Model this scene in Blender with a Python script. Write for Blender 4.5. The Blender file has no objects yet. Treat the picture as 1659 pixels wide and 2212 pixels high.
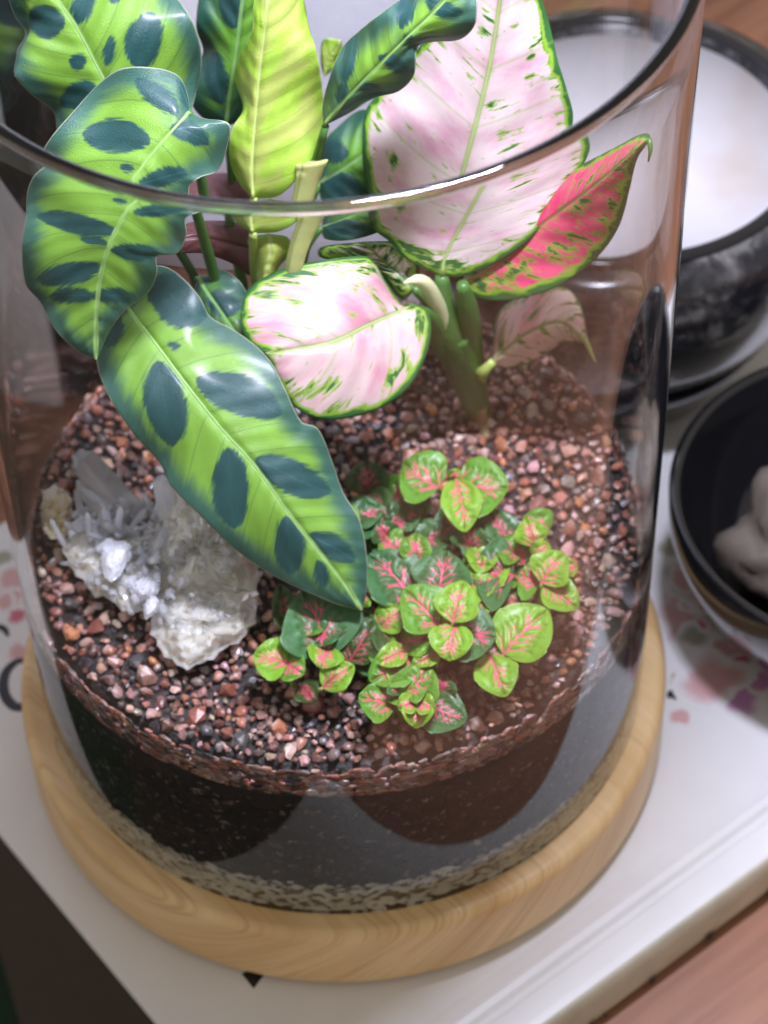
import bpy, bmesh, math, random
import numpy as np
from mathutils import Vector, noise
random.seed(7); rng = np.random.default_rng(7)
SC = bpy.context.scene
COL = SC.collection
S = 0.01                                   # all modelling below is in centimetres

# ---------------------------------------------------------------- camera
PITCH, ROLL = 0.876, -0.034
cp, sp = math.cos(PITCH), math.sin(PITCH)
FW = np.array([0, cp, -sp]); RT = np.array([1., 0, 0]); UP = np.array([0, sp, cp])
RR = math.cos(ROLL)*RT + math.sin(ROLL)*UP
UU = -math.sin(ROLL)*RT + math.cos(ROLL)*UP
CAMP = np.array([1.004, -33.769, 45.356])
FPX, D0 = 5602.12, 49.548
cam = bpy.data.cameras.new('camera'); cam_o = bpy.data.objects.new('camera', cam); COL.objects.link(cam_o)
from mathutils import Matrix
m = Matrix(((RR[0], UU[0], -FW[0], CAMP[0]*S), (RR[1], UU[1], -FW[1], CAMP[1]*S), (RR[2], UU[2], -FW[2], CAMP[2]*S), (0, 0, 0, 1)))
cam_o.matrix_world = m
cam.sensor_fit = 'HORIZONTAL'; cam.sensor_width = 36; cam.lens = 36*FPX/1659
cam.clip_start = 0.02; cam.clip_end = 20
cam.dof.use_dof = True; cam.dof.focus_distance = (D0-5.0)*S; cam.dof.aperture_fstop = 31
SC.camera = cam_o
# ---------------------------------------------------------------- light
w = bpy.data.worlds.new('World'); SC.world = w; w.use_nodes = True
bg = w.node_tree.nodes['Background']; bg.inputs[0].default_value = (1.0, 0.92, 0.82, 1); bg.inputs[1].default_value = 0.35
for i in range(5):                          # row of small cool LEDs of a grow light above the vase
    l = bpy.data.lights.new('led', 'AREA'); l.shape = 'DISK'; l.size = 0.016; l.energy = 0.38; l.color = (0.77, 0.79, 1.0)
    o = bpy.data.objects.new('led', l); COL.objects.link(o)
    o.location = ((2.1+i*1.4)*S, -1.9*S, 36*S)
SC.view_settings.view_transform = 'Standard'; SC.view_settings.look = 'None'
SC.view_settings.exposure = 0.36; SC.view_settings.gamma = 1.0
cy = SC.cycles
cy.max_bounces = 18; cy.transmission_bounces = 16; cy.transparent_max_bounces = 16; cy.diffuse_bounces = 4; cy.glossy_bounces = 6
cy.caustics_reflective = True; cy.caustics_refractive = True; cy.blur_glossy = 0.3
cy.sample_clamp_indirect = 4.0; cy.use_denoising = True
try: cy.denoiser = 'OPENIMAGEDENOISE'
except Exception: pass

# ---------------------------------------------------------------- helpers
def un(px, py, d):                          # point in the place, d cm beyond the focus plane
    return CAMP + (FW + RR*(px-829.5)/FPX - UU*(py-1106)/FPX)*(D0+d)
def unz(px, py, z):
    ray = FW + RR*(px-829.5)/FPX - UU*(py-1106)/FPX
    return CAMP + ray*((z-CAMP[2])/ray[2])
def depth_of(P): return float((np.asarray(P)-CAMP)@FW - D0)
def nz(x, y, z=0.0): return noise.noise(Vector((x, y, z)))

def cat(pts, n):
    """smooth resample of a polyline (Catmull-Rom, chord length)"""
    P = np.array(pts, float)
    t = np.r_[0, np.cumsum(np.sqrt((np.diff(P[:, :2], axis=0)**2).sum(1))+1e-6)]; t /= t[-1]
    tan = np.zeros_like(P)
    for i in range(len(P)):
        a, b = max(i-1, 0), min(i+1, len(P)-1)
        tan[i] = (P[b]-P[a])/(t[b]-t[a])
    out = []
    for s in np.linspace(0, 1, n):
        i = min(np.searchsorted(t, s, side='right')-1, len(P)-2)
        h = t[i+1]-t[i]; x = (s-t[i])/h
        out.append((2*x**3-3*x**2+1)*P[i]+(x**3-2*x**2+x)*h*tan[i]+(-2*x**3+3*x**2)*P[i+1]+(x**3-x**2)*h*tan[i+1])
    return np.array(out)

def mesh_obj(name, verts, faces, mat, parent=None, smooth=True, attrs=None, uv=None, col=None):
    me = bpy.data.meshes.new(name)
    me.from_pydata([tuple(v) for v in (np.asarray(verts, float)*S)], [], faces)
    if smooth: me.polygons.foreach_set('use_smooth', [True]*len(me.polygons))
    for k, a in (attrs or {}).items():
        at = me.attributes.new(k, 'FLOAT', 'POINT'); at.data.foreach_set('value', np.asarray(a, np.float32))
    if uv is not None:
        at = me.attributes.new('pc', 'FLOAT_VECTOR', 'POINT')
        at.data.foreach_set('vector', np.c_[uv, np.zeros(len(uv))].astype(np.float32).ravel())
    if col is not None:
        at = me.attributes.new('tint', 'FLOAT_COLOR', 'POINT'); at.data.foreach_set('color', np.asarray(col, np.float32).ravel())
    me.materials.append(mat); me.update()
    o = bpy.data.objects.new(name, me); COL.objects.link(o)
    if parent: o.parent = parent; o.matrix_parent_inverse = parent.matrix_world.inverted()
    return o
def tag(o, label=None, cat_=None, group=None, kind=None):
    if label: o['label'] = label
    if cat_: o['category'] = cat_
    if group: o['group'] = group
    if kind: o['kind'] = kind
    return o
def thing(name, loc, label, cat_, group=None):
    o = bpy.data.objects.new(name, None); COL.objects.link(o); o.location = tuple(np.asarray(loc)*S)
    o.empty_display_size = 0.01; o.matrix_world = Matrix.Translation(o.location)
    return tag(o, label, cat_, group)

# ---- node helpers
class NT:
    def __init__(s, name):
        s.m = bpy.data.materials.new(name); s.m.use_nodes = True; s.t = s.m.node_tree; s.t.nodes.clear()
        s.out = s.t.nodes.new('ShaderNodeOutputMaterial')
    def n(s, typ, props=None, **ins):
        nd = s.t.nodes.new('ShaderNode'+typ)
        for k, v in (props or {}).items(): setattr(nd, k, v)
        for k, v in ins.items():
            key = int(k[1:]) if k[0] == '_' and k[1:].isdigit() else k.replace('_', ' ')
            s.set(nd.inputs[key], v)
        return nd
    def set(s, sock, v):
        if hasattr(v, 'is_output') or isinstance(v, bpy.types.NodeSocket): s.t.links.new(v, sock)
        elif isinstance(v, bpy.types.Node): s.t.links.new(v.outputs[0], sock)
        else:
            if isinstance(v, tuple) and len(v) == 3 and sock.type == 'RGBA': v = v+(1,)
            sock.default_value = v
    def attr(s, name, out='Fac'): return s.n('Attribute', {'attribute_name': name}).outputs[out]
    def math(s, op, a, b=0.0, c=0.0, clamp=False):
        return s.n('Math', {'operation': op, 'use_clamp': clamp}, _0=a, _1=b, _2=c).outputs[0]
    def ss(s, x, lo, hi):                     # smoothstep lo..hi -> 0..1
        nd = s.n('MapRange', {'interpolation_type': 'SMOOTHSTEP'}, Value=x, From_Min=lo, From_Max=hi); return nd.outputs[0]
    def mix(s, f, a, b, mode='MIX'):
        nd = s.t.nodes.new('ShaderNodeMix'); nd.data_type = 'RGBA'; nd.blend_type = mode
        s.set(nd.inputs[0], f); s.set(nd.inputs[6], a); s.set(nd.inputs[7], b); return nd.outputs[2]
    def noise(s, vec=None, scale=5, detail=3, rough=.5, dist=0.0, out='Fac'):
        nd = s.n('TexNoise', Scale=scale, Detail=detail, Roughness=rough, Distortion=dist)
        if vec is not None: s.set(nd.inputs['Vector'], vec)
        return nd.outputs[out]
    def mapping(s, vec, scale=(1, 1, 1), rot=(0, 0, 0), loc=(0, 0, 0)):
        return s.n('Mapping', None, Vector=vec, Scale=scale, Rotation=rot, Location=loc).outputs[0]
    def pos(s): return s.n('NewGeometry').outputs['Position']
    def bump(s, h, strength=.3, dist=.001):
        return s.n('Bump', None, Height=h, Strength=strength, Distance=dist).outputs[0]
    def ramp(s, f, stops, interp='LINEAR'):
        nd = s.n('ValToRGB', None, Fac=f); cr = nd.color_ramp; cr.interpolation = interp
        while len(cr.elements) < len(stops): cr.elements.new(.5)
        for e, (p, c) in zip(cr.elements, stops): e.position = p; e.color = tuple(c)+(1,)
        return nd.outputs[0]
    def principled(s, **k): return s.n('BsdfPrincipled', None, **k)
    def done(s, sh): s.t.links.new(sh.outputs[0] if isinstance(sh, bpy.types.Node) else sh, s.out.inputs[0]); return s.m
def simple(name, c, rough=.5, bumpscale=None, var=.15, **k):
    t = NT(name); f = t.noise(t.pos(), scale=120, detail=4)
    c2 = tuple(max(0, x*(1-var*2)) for x in c)
    col = t.mix(f, c2, tuple(min(1, x*(1+var)) for x in c))
    kw = dict(Base_Color=col, Roughness=rough); kw.update(k)
    if bumpscale: kw['Normal'] = t.bump(t.noise(t.pos(), scale=bumpscale, detail=4), .25, .0008)
    return t.done(t.principled(**kw))

def leaf_shader(t, col, rough=.33, normal=None, trans=.25, spec=.5, coat=.15):
    kw = dict(Base_Color=col, Roughness=rough, Specular_IOR_Level=spec, Coat_Weight=coat, Coat_Roughness=.25)
    if normal is not None: kw['Normal'] = normal
    p = t.principled(**kw)
    tr = t.n('BsdfTranslucent', None, Color=t.mix(1.0, col, (1.0, 1.0, .55), 'MULTIPLY'))
    return t.done(t.n('MixShader', None, _0=trans, _1=p.outputs[0], _2=tr.outputs[0]))

# ---------------------------------------------------------------- leaf materials
def mat_calathea(name, light, dark, margin, blotch_amt=1.0, mw=.42, linew=.45):
    t = NT(name)
    edge, mid, pat, pc = t.attr('edge'), t.attr('mid'), t.attr('pat'), t.attr('pc', 'Vector')
    jig = t.math('MULTIPLY', t.math('SUBTRACT', t.noise(t.mapping(pc, (9, 1.3, 1)), 2.2, 5, .65), .5), .24)
    p = t.math('ADD', pat, jig)
    inb = t.math('SUBTRACT', 1.0, t.ss(p, -.045, .03))
    big = t.noise(pc, 2.2, 3)
    lightc = t.mix(big, light, tuple(x*.72 for x in light))
    # soft bluish green margin, ragged along the side veins
    st = t.noise(t.mapping(pc, (5, 1.1, 1)), 1.0, 3)
    e = t.math('ADD', edge, t.math('MULTIPLY', t.math('SUBTRACT', st, .5), .45))
    em = t.math('SUBTRACT', 1.0, t.ss(e, mw*.25, mw))
    c = t.mix(em, lightc, margin)
    db = t.mix(t.noise(pc, 3.5, 4), dark, tuple(x*1.9 for x in dark))
    db = t.mix(t.math('MULTIPLY', t.math('SUBTRACT', 1.0, t.ss(t.attr('bline'), .006, .022)), linew), db, tuple(x*3.2 for x in dark))
    c = t.mix(t.math('MULTIPLY', inb, blotch_amt), c, db)
    # fine side veins
    wv = t.n('TexWave', {'bands_direction': 'X'}, Vector=pc, Scale=.62, Distortion=.6, Detail=1.0).outputs['Fac']
    vein = t.math('MULTIPLY', t.ss(wv, .985, 1.0), .35)
    c = t.mix(vein, c, tuple(x*.55 for x in margin))
    # midrib
    mr = t.math('SUBTRACT', 1.0, t.ss(t.math('ABSOLUTE', mid), .035, .075))
    c = t.mix(mr, c, tuple(min(1, x*.8+.10) for x in light))
    # pale rim of the blade
    dust = t.ss(t.noise(pc, 38, 2, .5), .735, .80)
    c = t.mix(t.math('MULTIPLY', dust, .35), c, (.6, .62, .58))
    streak = t.ss(t.noise(t.mapping(pc, (9, .8, 1)), 1.6, 4, .65), .58, .8)
    c = t.mix(t.math('MULTIPLY', streak, .22), c, margin)
    rim = t.math('SUBTRACT', 1.0, t.ss(edge, .012, .03))
    c = t.mix(t.math('MULTIPLY', rim, .6), c, (.55, .55, .40))
    fine = t.noise(pc, 42, 3)
    h = t.math('ADD', t.math('MULTIPLY', t.math('SINE', t.math('MULTIPLY', t.n('SeparateXYZ', None, Vector=pc).outputs[0], 17.0)), .35), t.math('MULTIPLY', fine, .8))
    sp_ = t.noise(pc, 3.0, 4)
    rg = t.math('ADD', .31, t.math('MULTIPLY', sp_, .2))
    return leaf_shader(t, c, rough=rg, normal=t.bump(h, .5, .0005), trans=.22, coat=.25)
MC = mat_calathea('prayer_leaf', (.235, .465, .050), (.012, .052, .048), (.042, .125, .085), mw=.60)
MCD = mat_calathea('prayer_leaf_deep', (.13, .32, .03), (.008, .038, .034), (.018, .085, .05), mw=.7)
MCY = mat_calathea('prayer_leaf_young', (.52, .62, .13), (.26, .42, .04), (.30, .50, .04), blotch_amt=.85, mw=.35, linew=0.0)

def mat_aglao(name, pink, pale, specks=.5, margin=.22, nearw=.10, green=(.035, .13, .03), lime=(.24, .42, .03), red=False):
    t = NT(name)
    edge, mid, pc = t.attr('edge'), t.attr('mid'), t.attr('pc', 'Vector')
    blot = t.noise(t.mapping(pc, (1.3, .8, 1)), 1.0, 4, .6)
    c = t.mix(t.ss(blot, .42, .72), pale, pink)
    grain = t.noise(pc, 30, 4, .7)
    c = t.mix(t.math('MULTIPLY', t.ss(grain, .45, .75), (.30 if red else .22)), c, pale if red else pink)
    st = t.noise(t.mapping(pc, (3.6, 1.3, 1)), 1.5, 6, .66, .5)
    # the closer to the margin, the more green
    near = t.math('SUBTRACT', 1.0, t.ss(edge, margin*.4, margin*2.6))
    nearm = t.math('SUBTRACT', 1.0, t.ss(t.math('ABSOLUTE', mid), .0, .55))
    k = t.math('ADD', st, t.math('MULTIPLY', near, nearw))
    k = t.math('ADD', k, t.math('MULTIPLY', nearm, .015))
    k = t.math('ADD', k, t.math('MULTIPLY', t.math('SUBTRACT', 1.0, t.ss(t.attr('pat'), -.22, .22)), .155 if not red else .14))
    th = .86-.42*specks
    c = t.mix(t.math('MULTIPLY', t.ss(k, th-.075, th-.02), .9), c, lime)
    c = t.mix(t.ss(k, th-.005, th+.03), c, green)
    eo = t.math('ADD', edge, t.math('MULTIPLY', t.math('SUBTRACT', t.noise(pc, 2.6, 3), .5), margin*1.5))
    c = t.mix(t.math('SUBTRACT', 1.0, t.ss(eo, margin*.55, margin*.9)), c, lime)
    c = t.mix(t.math('SUBTRACT', 1.0, t.ss(eo, margin*.3, margin*.55)), c, green)
    mr = t.math('SUBTRACT', 1.0, t.ss(t.math('ABSOLUTE', mid), .035, .085))
    c = t.mix(t.math('MULTIPLY', mr, .85), c, (.30, .40, .10))
    wv = t.n('TexWave', {'bands_direction': 'X'}, Vector=pc, Scale=.26, Distortion=.8, Detail=1.0).outputs['Fac']
    c = t.mix(t.math('MULTIPLY', t.ss(wv, .985, 1.0), .3), c, lime)
    h = t.math('ADD', grain, t.math('MULTIPLY', t.math('SINE', t.math('MULTIPLY', t.n('SeparateXYZ', None, Vector=pc).outputs[0], 9.0)), .8))
    return leaf_shader(t, c, rough=.36, normal=t.bump(h, .22, .0004), trans=.25, coat=.12)
MA1 = mat_aglao('aglaonema_white', (.62, .33, .42), (.68, .57, .55), specks=.43, margin=.20)
MA2 = mat_aglao('aglaonema_red', (.78, .012, .15), (.80, .10, .20), specks=.53, margin=.26, red=True, nearw=.06)
MA3 = mat_aglao('aglaonema_pink', (.62, .25, .32), (.66, .50, .47), specks=.44, margin=.20, nearw=.08)
MA4 = mat_aglao('aglaonema_deep', (.75, .35, .42), (.80, .62, .60), specks=.62, margin=.26, green=(.02, .07, .02))
MA5 = mat_aglao('aglaonema_faded', (.80, .32, .34), (.86, .64, .56), specks=.56, margin=.10, green=(.05, .10, .03), lime=(.28, .32, .06))

def mat_nerve(name, g1, g2, vein):
    t = NT(name)
    edge, pat, pc = t.attr('edge'), t.attr('pat'), t.attr('pc', 'Vector')
    c = t.mix(t.noise(pc, 5, 3), g1, g2)
    c = t.mix(t.math('SUBTRACT', 1.0, t.ss(edge, .03, .12)), c, tuple(x*.8 for x in g2))
    jig = t.math('MULTIPLY', t.math('SUBTRACT', t.noise(pc, 16, 3), .5), .030)
    v = t.math('SUBTRACT', 1.0, t.ss(t.math('ADD', pat, jig), -.010, .008))
    c = t.mix(v, c, vein)
    halo = t.math('MULTIPLY', t.math('SUBTRACT', 1.0, t.ss(pat, .0, .05)), .14)
    c = t.mix(halo, c, tuple(.5*a+.5*b for a, b in zip(g2, vein)))
    c = t.mix(t.math('MULTIPLY', t.ss(t.noise(pc, 9, 4), .5, .75), .35), c, tuple(x*.45 for x in g1))
    h = t.math('ADD', t.noise(pc, 34, 3), t.math('MULTIPLY', t.ss(pat, -.02, .06), 1.6))
    return leaf_shader(t, c, rough=.34, normal=t.bump(h, .35, .0004), trans=.22, coat=.2)
MND = mat_nerve('nerve_leaf_deep', (.030, .12, .034), (.070, .20, .055), (.80, .07, .18))
MNL = mat_nerve('nerve_leaf_lime', (.15, .36, .025), (.27, .50, .04), (.84, .11, .22))
MNM = mat_nerve('nerve_leaf_mid', (.07, .24, .025), (.15, .36, .03), (.82, .08, .20))
MNR = mat_nerve('nerve_leaf_dusky', (.035, .07, .020), (.07, .12, .025), (.45, .06, .09))  # dark reddish green leaf with dull red veins
MST = simple('petiole_green', (.06, .16, .03), .4, 300)
MSTL = simple('petiole_lime', (.36, .46, .10), .4, 300)
MSTT = simple('sheath_tan', (.46, .50, .17), .45, 120, .3)
MSTD = simple('petiole_deep', (.03, .07, .02), .4, 300)
MSHOOT = simple('shoot_pale', (.60, .62, .34), .4, 200)
MROOT = simple('root_tan', (.35, .25, .12), .6, 200)
MMAROON = simple('leaf_underside', (.10, .028, .028), .45, 200)

# ---------------------------------------------------------------- leaf geometry
def blotch_sdf(P2, blobs, scale):
    """signed distance (cm) to lens shaped blotches; blob = (x, y, half length, half width, angle)"""
    best = np.full(len(P2), 9.0); line = np.full(len(P2), 9.0)
    for (x, y, a, b, ang) in blobs:
        an = math.radians(ang); dx = P2[:, 0]-x; dy = P2[:, 1]-y
        u = dx*math.cos(an)+dy*math.sin(an); v = -dx*math.sin(an)+dy*math.cos(an)
        v = v+.10*b*np.sin(u/a*2.2+x)
        w_ = b*np.clip(1-(u/a)**2, 0, 1)**.62
        sd = np.where(np.abs(u) < a, (np.abs(v)-w_)*.8, np.hypot(np.abs(u)-a, v))*scale
        line = np.where(sd < best, np.abs(v)*scale, line); best = np.minimum(best, sd)
    return best, line
def finish_leaf(name, X, ns, nt, mat, parent, P2, blobs, thick=.03, pat=None, label=None, rib=None):
    G = X.reshape(ns, nt, 3); mc = nt//2
    half = np.linalg.norm(np.diff(G, axis=1), axis=2)
    v = np.zeros((ns, nt))
    for j in range(mc+1, nt): v[:, j] = v[:, j-1]+half[:, j-1]
    for j in range(mc-1, -1, -1): v[:, j] = v[:, j+1]-half[:, j]
    al = np.r_[0, np.cumsum(np.linalg.norm(np.diff(G[:, mc], axis=0), axis=1))]
    chev = al[:, None]-.75*np.abs(v)
    B = np.concatenate([G[:, 0], G[:, -1], G[0], G[-1]])
    edge = np.empty(ns*nt)
    for i in range(0, ns*nt, 2000):
        edge[i:i+2000] = np.sqrt(((X[i:i+2000, None]-B[None])**2).sum(2)).min(1)
    line = np.full(len(X), 9.)
    if pat is None: pat, line = blotch_sdf(P2, blobs, 1/112.) if blobs else (np.full(len(X), 9.), line)
    faces = [(i*nt+j, i*nt+j+1, (i+1)*nt+j+1, (i+1)*nt+j) for i in range(ns-1) for j in range(nt-1)]
    o = mesh_obj(name, X, faces, mat, parent, attrs=dict(edge=edge, mid=v.ravel(), pat=pat, bline=line), uv=np.c_[chev.ravel(), v.ravel()])
    if thick:
        md = o.modifiers.new('thickness', 'SOLIDIFY'); md.thickness = thick*S; md.offset = 0
    if label: o['label'] = label
    if rib:
        Pm = G[:, mc][::max(1, ns//16)]; side = np.array([-x for x in FW])
        tube('midrib', [p+side*.012 for p in Pm], list(np.linspace(rib[0], rib[0]*.25, len(Pm))), rib[1], o, n=8, res=40)
    return o
RIBS = {'prayer_leaf': simple('rib_green', (.24, .42, .10), .4, None, .1), 'prayer_leaf_deep': simple('rib_deep', (.14, .30, .06), .4, None, .1), 'prayer_leaf_young': simple('rib_young', (.50, .60, .16), .4, None, .1),
        'aglaonema_white': simple('rib_pale', (.34, .42, .16), .4, None, .1), 'aglaonema_pink': simple('rib_pale', (.34, .42, .16), .4, None, .1), 'aglaonema_red': simple('rib_red', (.50, .12, .10), .4, None, .1),
        'aglaonema_deep': simple('rib_dark', (.06, .14, .03), .4, None, .1), 'aglaonema_faded': simple('rib_olive', (.30, .26, .10), .4, None, .1)}
def leaf(parent, M, L, R, mat, dl=.5, dr=.5, wave=(.12, 3.5, 0.), blobs=(), ns=120, nt=49, ridge=.055, label=None, name='leaf', shift=0.0, rib=True):
    Ms = cat(M, ns); Lx = [M[0][:2]]+[p[:2] for p in L]+[M[-1][:2]]; Rx = [M[0][:2]]+[p[:2] for p in R]+[M[-1][:2]]
    Ls, Rs = cat(Lx, ns), cat(Rx, ns)
    X = np.zeros((ns, nt, 3)); P2 = np.zeros((ns, nt, 2)); ph = wave[2]
    for i in range(ns):
        s = i/(ns-1); env = math.sin(math.pi*min(1, max(0, s)))**.5 if 0 < s < 1 else 0
        for j in range(nt):
            tt = -1+2*j/(nt-1); a = abs(tt)
            E_ = Ls[i] if tt < 0 else Rs[i]; de = dl if tt < 0 else dr
            x, y = Ms[i, 0]*(1-a)+E_[0]*a, Ms[i, 1]*(1-a)+E_[1]*a
            d = Ms[i, 2]+env*(de*a**1.7-.07*math.exp(-(a/.06)**2)*-1)
            d += env*wave[0]*a**2*math.sin(2*math.pi*wave[1]*s+ph+(1.3 if tt > 0 else 0))
            d += env*ridge*a*(1-a)*math.sin(2*math.pi*(7*s-2.2*a))
            d += env*.10*nz(s*3.1+ph, tt*1.7, 3.3)*a
            X[i, j] = un(x, y, d+shift); P2[i, j] = x, y
    return finish_leaf(name, X.reshape(-1, 3), ns, nt, mat, parent, P2.reshape(-1, 2), blobs, label=label, rib=((.036, RIBS.get(mat.name, MSTL)) if rib and ns > 75 else None))
def tube(name, pts, radii, mat, parent=None, n=12, res=24, cap=True):
    P = np.array(pts, float); Q = np.c_[P, radii]
    t = np.r_[0, np.cumsum(np.linalg.norm(np.diff(P, axis=0), axis=1))]; t /= t[-1]
    out = []
    tan = np.array([(Q[min(i+1, len(Q)-1)]-Q[max(i-1, 0)])/(t[min(i+1, len(Q)-1)]-t[max(i-1, 0)]) for i in range(len(Q))])
    for s in np.linspace(0, 1, res):
        i = min(np.searchsorted(t, s, side='right')-1, len(Q)-2); h = t[i+1]-t[i]; x = (s-t[i])/h
        out.append((2*x**3-3*x**2+1)*Q[i]+(x**3-2*x**2+x)*h*tan[i]+(-2*x**3+3*x**2)*Q[i+1]+(x**3-x**2)*h*tan[i+1])
    Q = np.array(out); V = []; ref = np.array([.3, .9, .2])
    for i in range(res):
        T = Q[min(i+1, res-1), :3]-Q[max(i-1, 0), :3]; T /= np.linalg.norm(T)+1e-9
        a = np.cross(T, ref); a /= np.linalg.norm(a); b = np.cross(T, a); ref = -np.cross(T, a)*0+ref
        for k in range(n):
            an = 2*math.pi*k/n; V.append(Q[i, :3]+max(Q[i, 3], .004)*(math.cos(an)*a+math.sin(an)*b))
    F = [(i*n+k, i*n+(k+1) % n, (i+1)*n+(k+1) % n, (i+1)*n+k) for i in range(res-1) for k in range(n)]
    if cap: F += [tuple(range(n))[::-1], tuple(range((res-1)*n, res*n))]
    return mesh_obj(name, V, F, mat, parent)
def lathe(name, prof, mat, parent=None, n=160, ctr=(0, 0, 0), close=False):
    V = []; m_ = len(prof)
    for k in range(n):
        a = 2*math.pi*k/n
        for r, z in prof: V.append((ctr[0]+r*math.cos(a), ctr[1]+r*math.sin(a), ctr[2]+z))
    F = []
    for k in range(n):
        k2 = (k+1) % n
        for i in range(m_ if close else m_-1):
            i2 = (i+1) % m_
            F.append((k*m_+i, k2*m_+i, k2*m_+i2, k*m_+i2))
    o = mesh_obj(name, V, F, mat, parent)
    bm = bmesh.new(); bm.from_mesh(o.data); bmesh.ops.remove_doubles(bm, verts=bm.verts, dist=1e-7)
    bmesh.ops.recalc_face_normals(bm, faces=bm.faces); bm.to_mesh(o.data); bm.free()
    return o
def arc(cx, cz, r, a0, a1, n): return [(cx+r*math.cos(math.radians(a0+(a1-a0)*i/n)), cz+r*math.sin(math.radians(a0+(a1-a0)*i/n))) for i in range(n+1)]
def box(name, o, u, v, wv, mat, parent=None, bevel=0.0):
    """box from corner o with edge vectors u, v, wv (cm)"""
    o, u, v, wv = map(lambda q: np.array(q, float), (o, u, v, wv))
    V = [o, o+u, o+u+v, o+v, o+wv, o+u+wv, o+u+v+wv, o+v+wv]
    F = [(0, 3, 2, 1), (4, 5, 6, 7), (0, 1, 5, 4), (1, 2, 6, 5), (2, 3, 7, 6), (3, 0, 4, 7)]
    ob = mesh_obj(name, V, F, mat, parent, smooth=False)
    if bevel:
        b = ob.modifiers.new('bevel', 'BEVEL'); b.width = bevel*S; b.segments = 3
    return ob

# ---------------------------------------------------------------- setting: table, floor, book, board
ZB = -2.075; ZT = -3.6
def mat_table():
    t = NT('table_wood'); p = t.mapping(t.pos(), (1, 1, 1), (0, 0, math.radians(-38)))
    g = t.noise(t.mapping(p, (6, 60, 6)), 1.6, 6, .6, .4)
    c = t.ramp(g, [(.3, (.16, .065, .035)), (.55, (.30, .135, .075)), (.75, (.38, .19, .11))])
    return t.done(t.principled(Base_Color=c, Roughness=.45, Normal=t.bump(g, .2, .0005)))
MT = mat_table()
bu = np.array([.800, .600, 0]); bv = np.array([-.600, .800, 0]); BC = np.array([-1.02, -11.64, 0])
def bk(a, b, z=0): return BC+bu*a+bv*b+np.array([0, 0, z])
table = box('table', bk(1.2, -40, ZT-3), bu*110, bv*110, (0, 0, 3), MT, bevel=.2); tag(table, kind='structure')
floor = box('floor', (-150, -150, -76), (300, 0, 0), (0, 300, 0), (0, 0, 2), simple('floor_dark', (.05, .035, .025), .7, 40)); tag(floor, kind='structure')

MCOV = NT('cover_paper'); _n = MCOV.noise(MCOV.pos(), 90, 4)
MCOV = MCOV.done(MCOV.principled(Base_Color=MCOV.mix(_n, (.66, .65, .64), (.74, .73, .72)), Roughness=.38, Coat_Weight=.2, Coat_Roughness=.3))
MSPN = simple('spine_cream', (.60, .57, .46), .5)
def mat_pages():
    t = NT('page_edges'); z = t.n('SeparateXYZ', None, Vector=t.pos()).outputs[2]
    l = t.math('SINE', t.math('MULTIPLY', z, 14000.0))
    return t.done(t.principled(Base_Color=t.mix(t.math('MULTIPLY_ADD', l, .25, .5), (.20, .20, .19), (.36, .36, .34)), Roughness=.8))
book = thing('book', bk(12, 9, ZT), 'white hardback book with flower print lying under the round wooden base', 'book')
BL, BW = 25.0, 18.2
box('back_cover', bk(.6, .2, ZT+.01), bu*(BL-.6), bv*(BW-.2), (0, 0, .18), MCOV, book, .05)
box('page_block', bk(.5, .75, ZT+.2), bu*(BL-.7), bv*(BW-1.1), (0, 0, 1.09), mat_pages(), book)
# front cover with the raised hinge ridge running parallel to the spine
prof = [(0, 0), (.04, .01), (.1, .015), (.18, .02), (.27, .02), (.4, .02), (.62, .015), (.72, -.035), (.83, -.035), (.93, .06), (1.08, .075), (1.25, .03), (1.5, .0), (6, 0), (BW, 0)]
V = []; F = []
ust = lambda b: 1.3-math.sqrt(max(0, 1.69-(1.3-b)**2)) if b < 1.3 else 0
for (b, h) in prof: V += [bk(ust(b), b, ZB+h-.002), bk(BL, b, ZB+h-.002)]
k0 = len(V)
for (b, h) in prof: V += [bk(ust(b), b, ZB-.2), bk(BL, b, ZB-.2)]
m_ = len(prof)
for i in range(m_-1):
    F += [(2*i, 2*i+1, 2*i+3, 2*i+2), (k0+2*i, k0+2*i+2, k0+2*i+3, k0+2*i+1), (2*i, 2*i+2, k0+2*i+2, k0+2*i), (2*i+1, k0+2*i+1, k0+2*i+3, 2*i+3)]
F += [(0, k0, k0+1, 1), (2*m_-2, 2*m_-1, k0+2*m_-1, k0+2*m_-2)]
mesh_obj('front_cover', V, F, MCOV, book, smooth=False)
sv = []
for i in range(13):
    a = -math.pi/2+math.pi*i/12; sv.append((-.16*math.cos(a), (ZB+ZT)/2+.0+(.755)*math.sin(a)))
V = []; F = []
for (b, z) in sv: V += [bk(1.25, b, z), bk(BL, b, z)]
for i in range(12): F.append((2*i, 2*i+1, 2*i+3, 2*i+2))
mesh_obj('spine', V, F, MSPN, book).modifiers.new('t', 'SOLIDIFY').thickness = .08*S
MINK = simple('ink_black', (.012, .011, .012), .4)
def flat_shape(name, pts, mat, parent, z=ZB+.006):
    c = np.mean(np.array(pts), axis=0)
    V = [(c[0], c[1], z)]+[(p[0], p[1], z) for p in pts]; n = len(pts)
    return mesh_obj(name, V, [(0, 1+i, 1+(i+1) % n) for i in range(n)], mat, parent, smooth=False)
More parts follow.
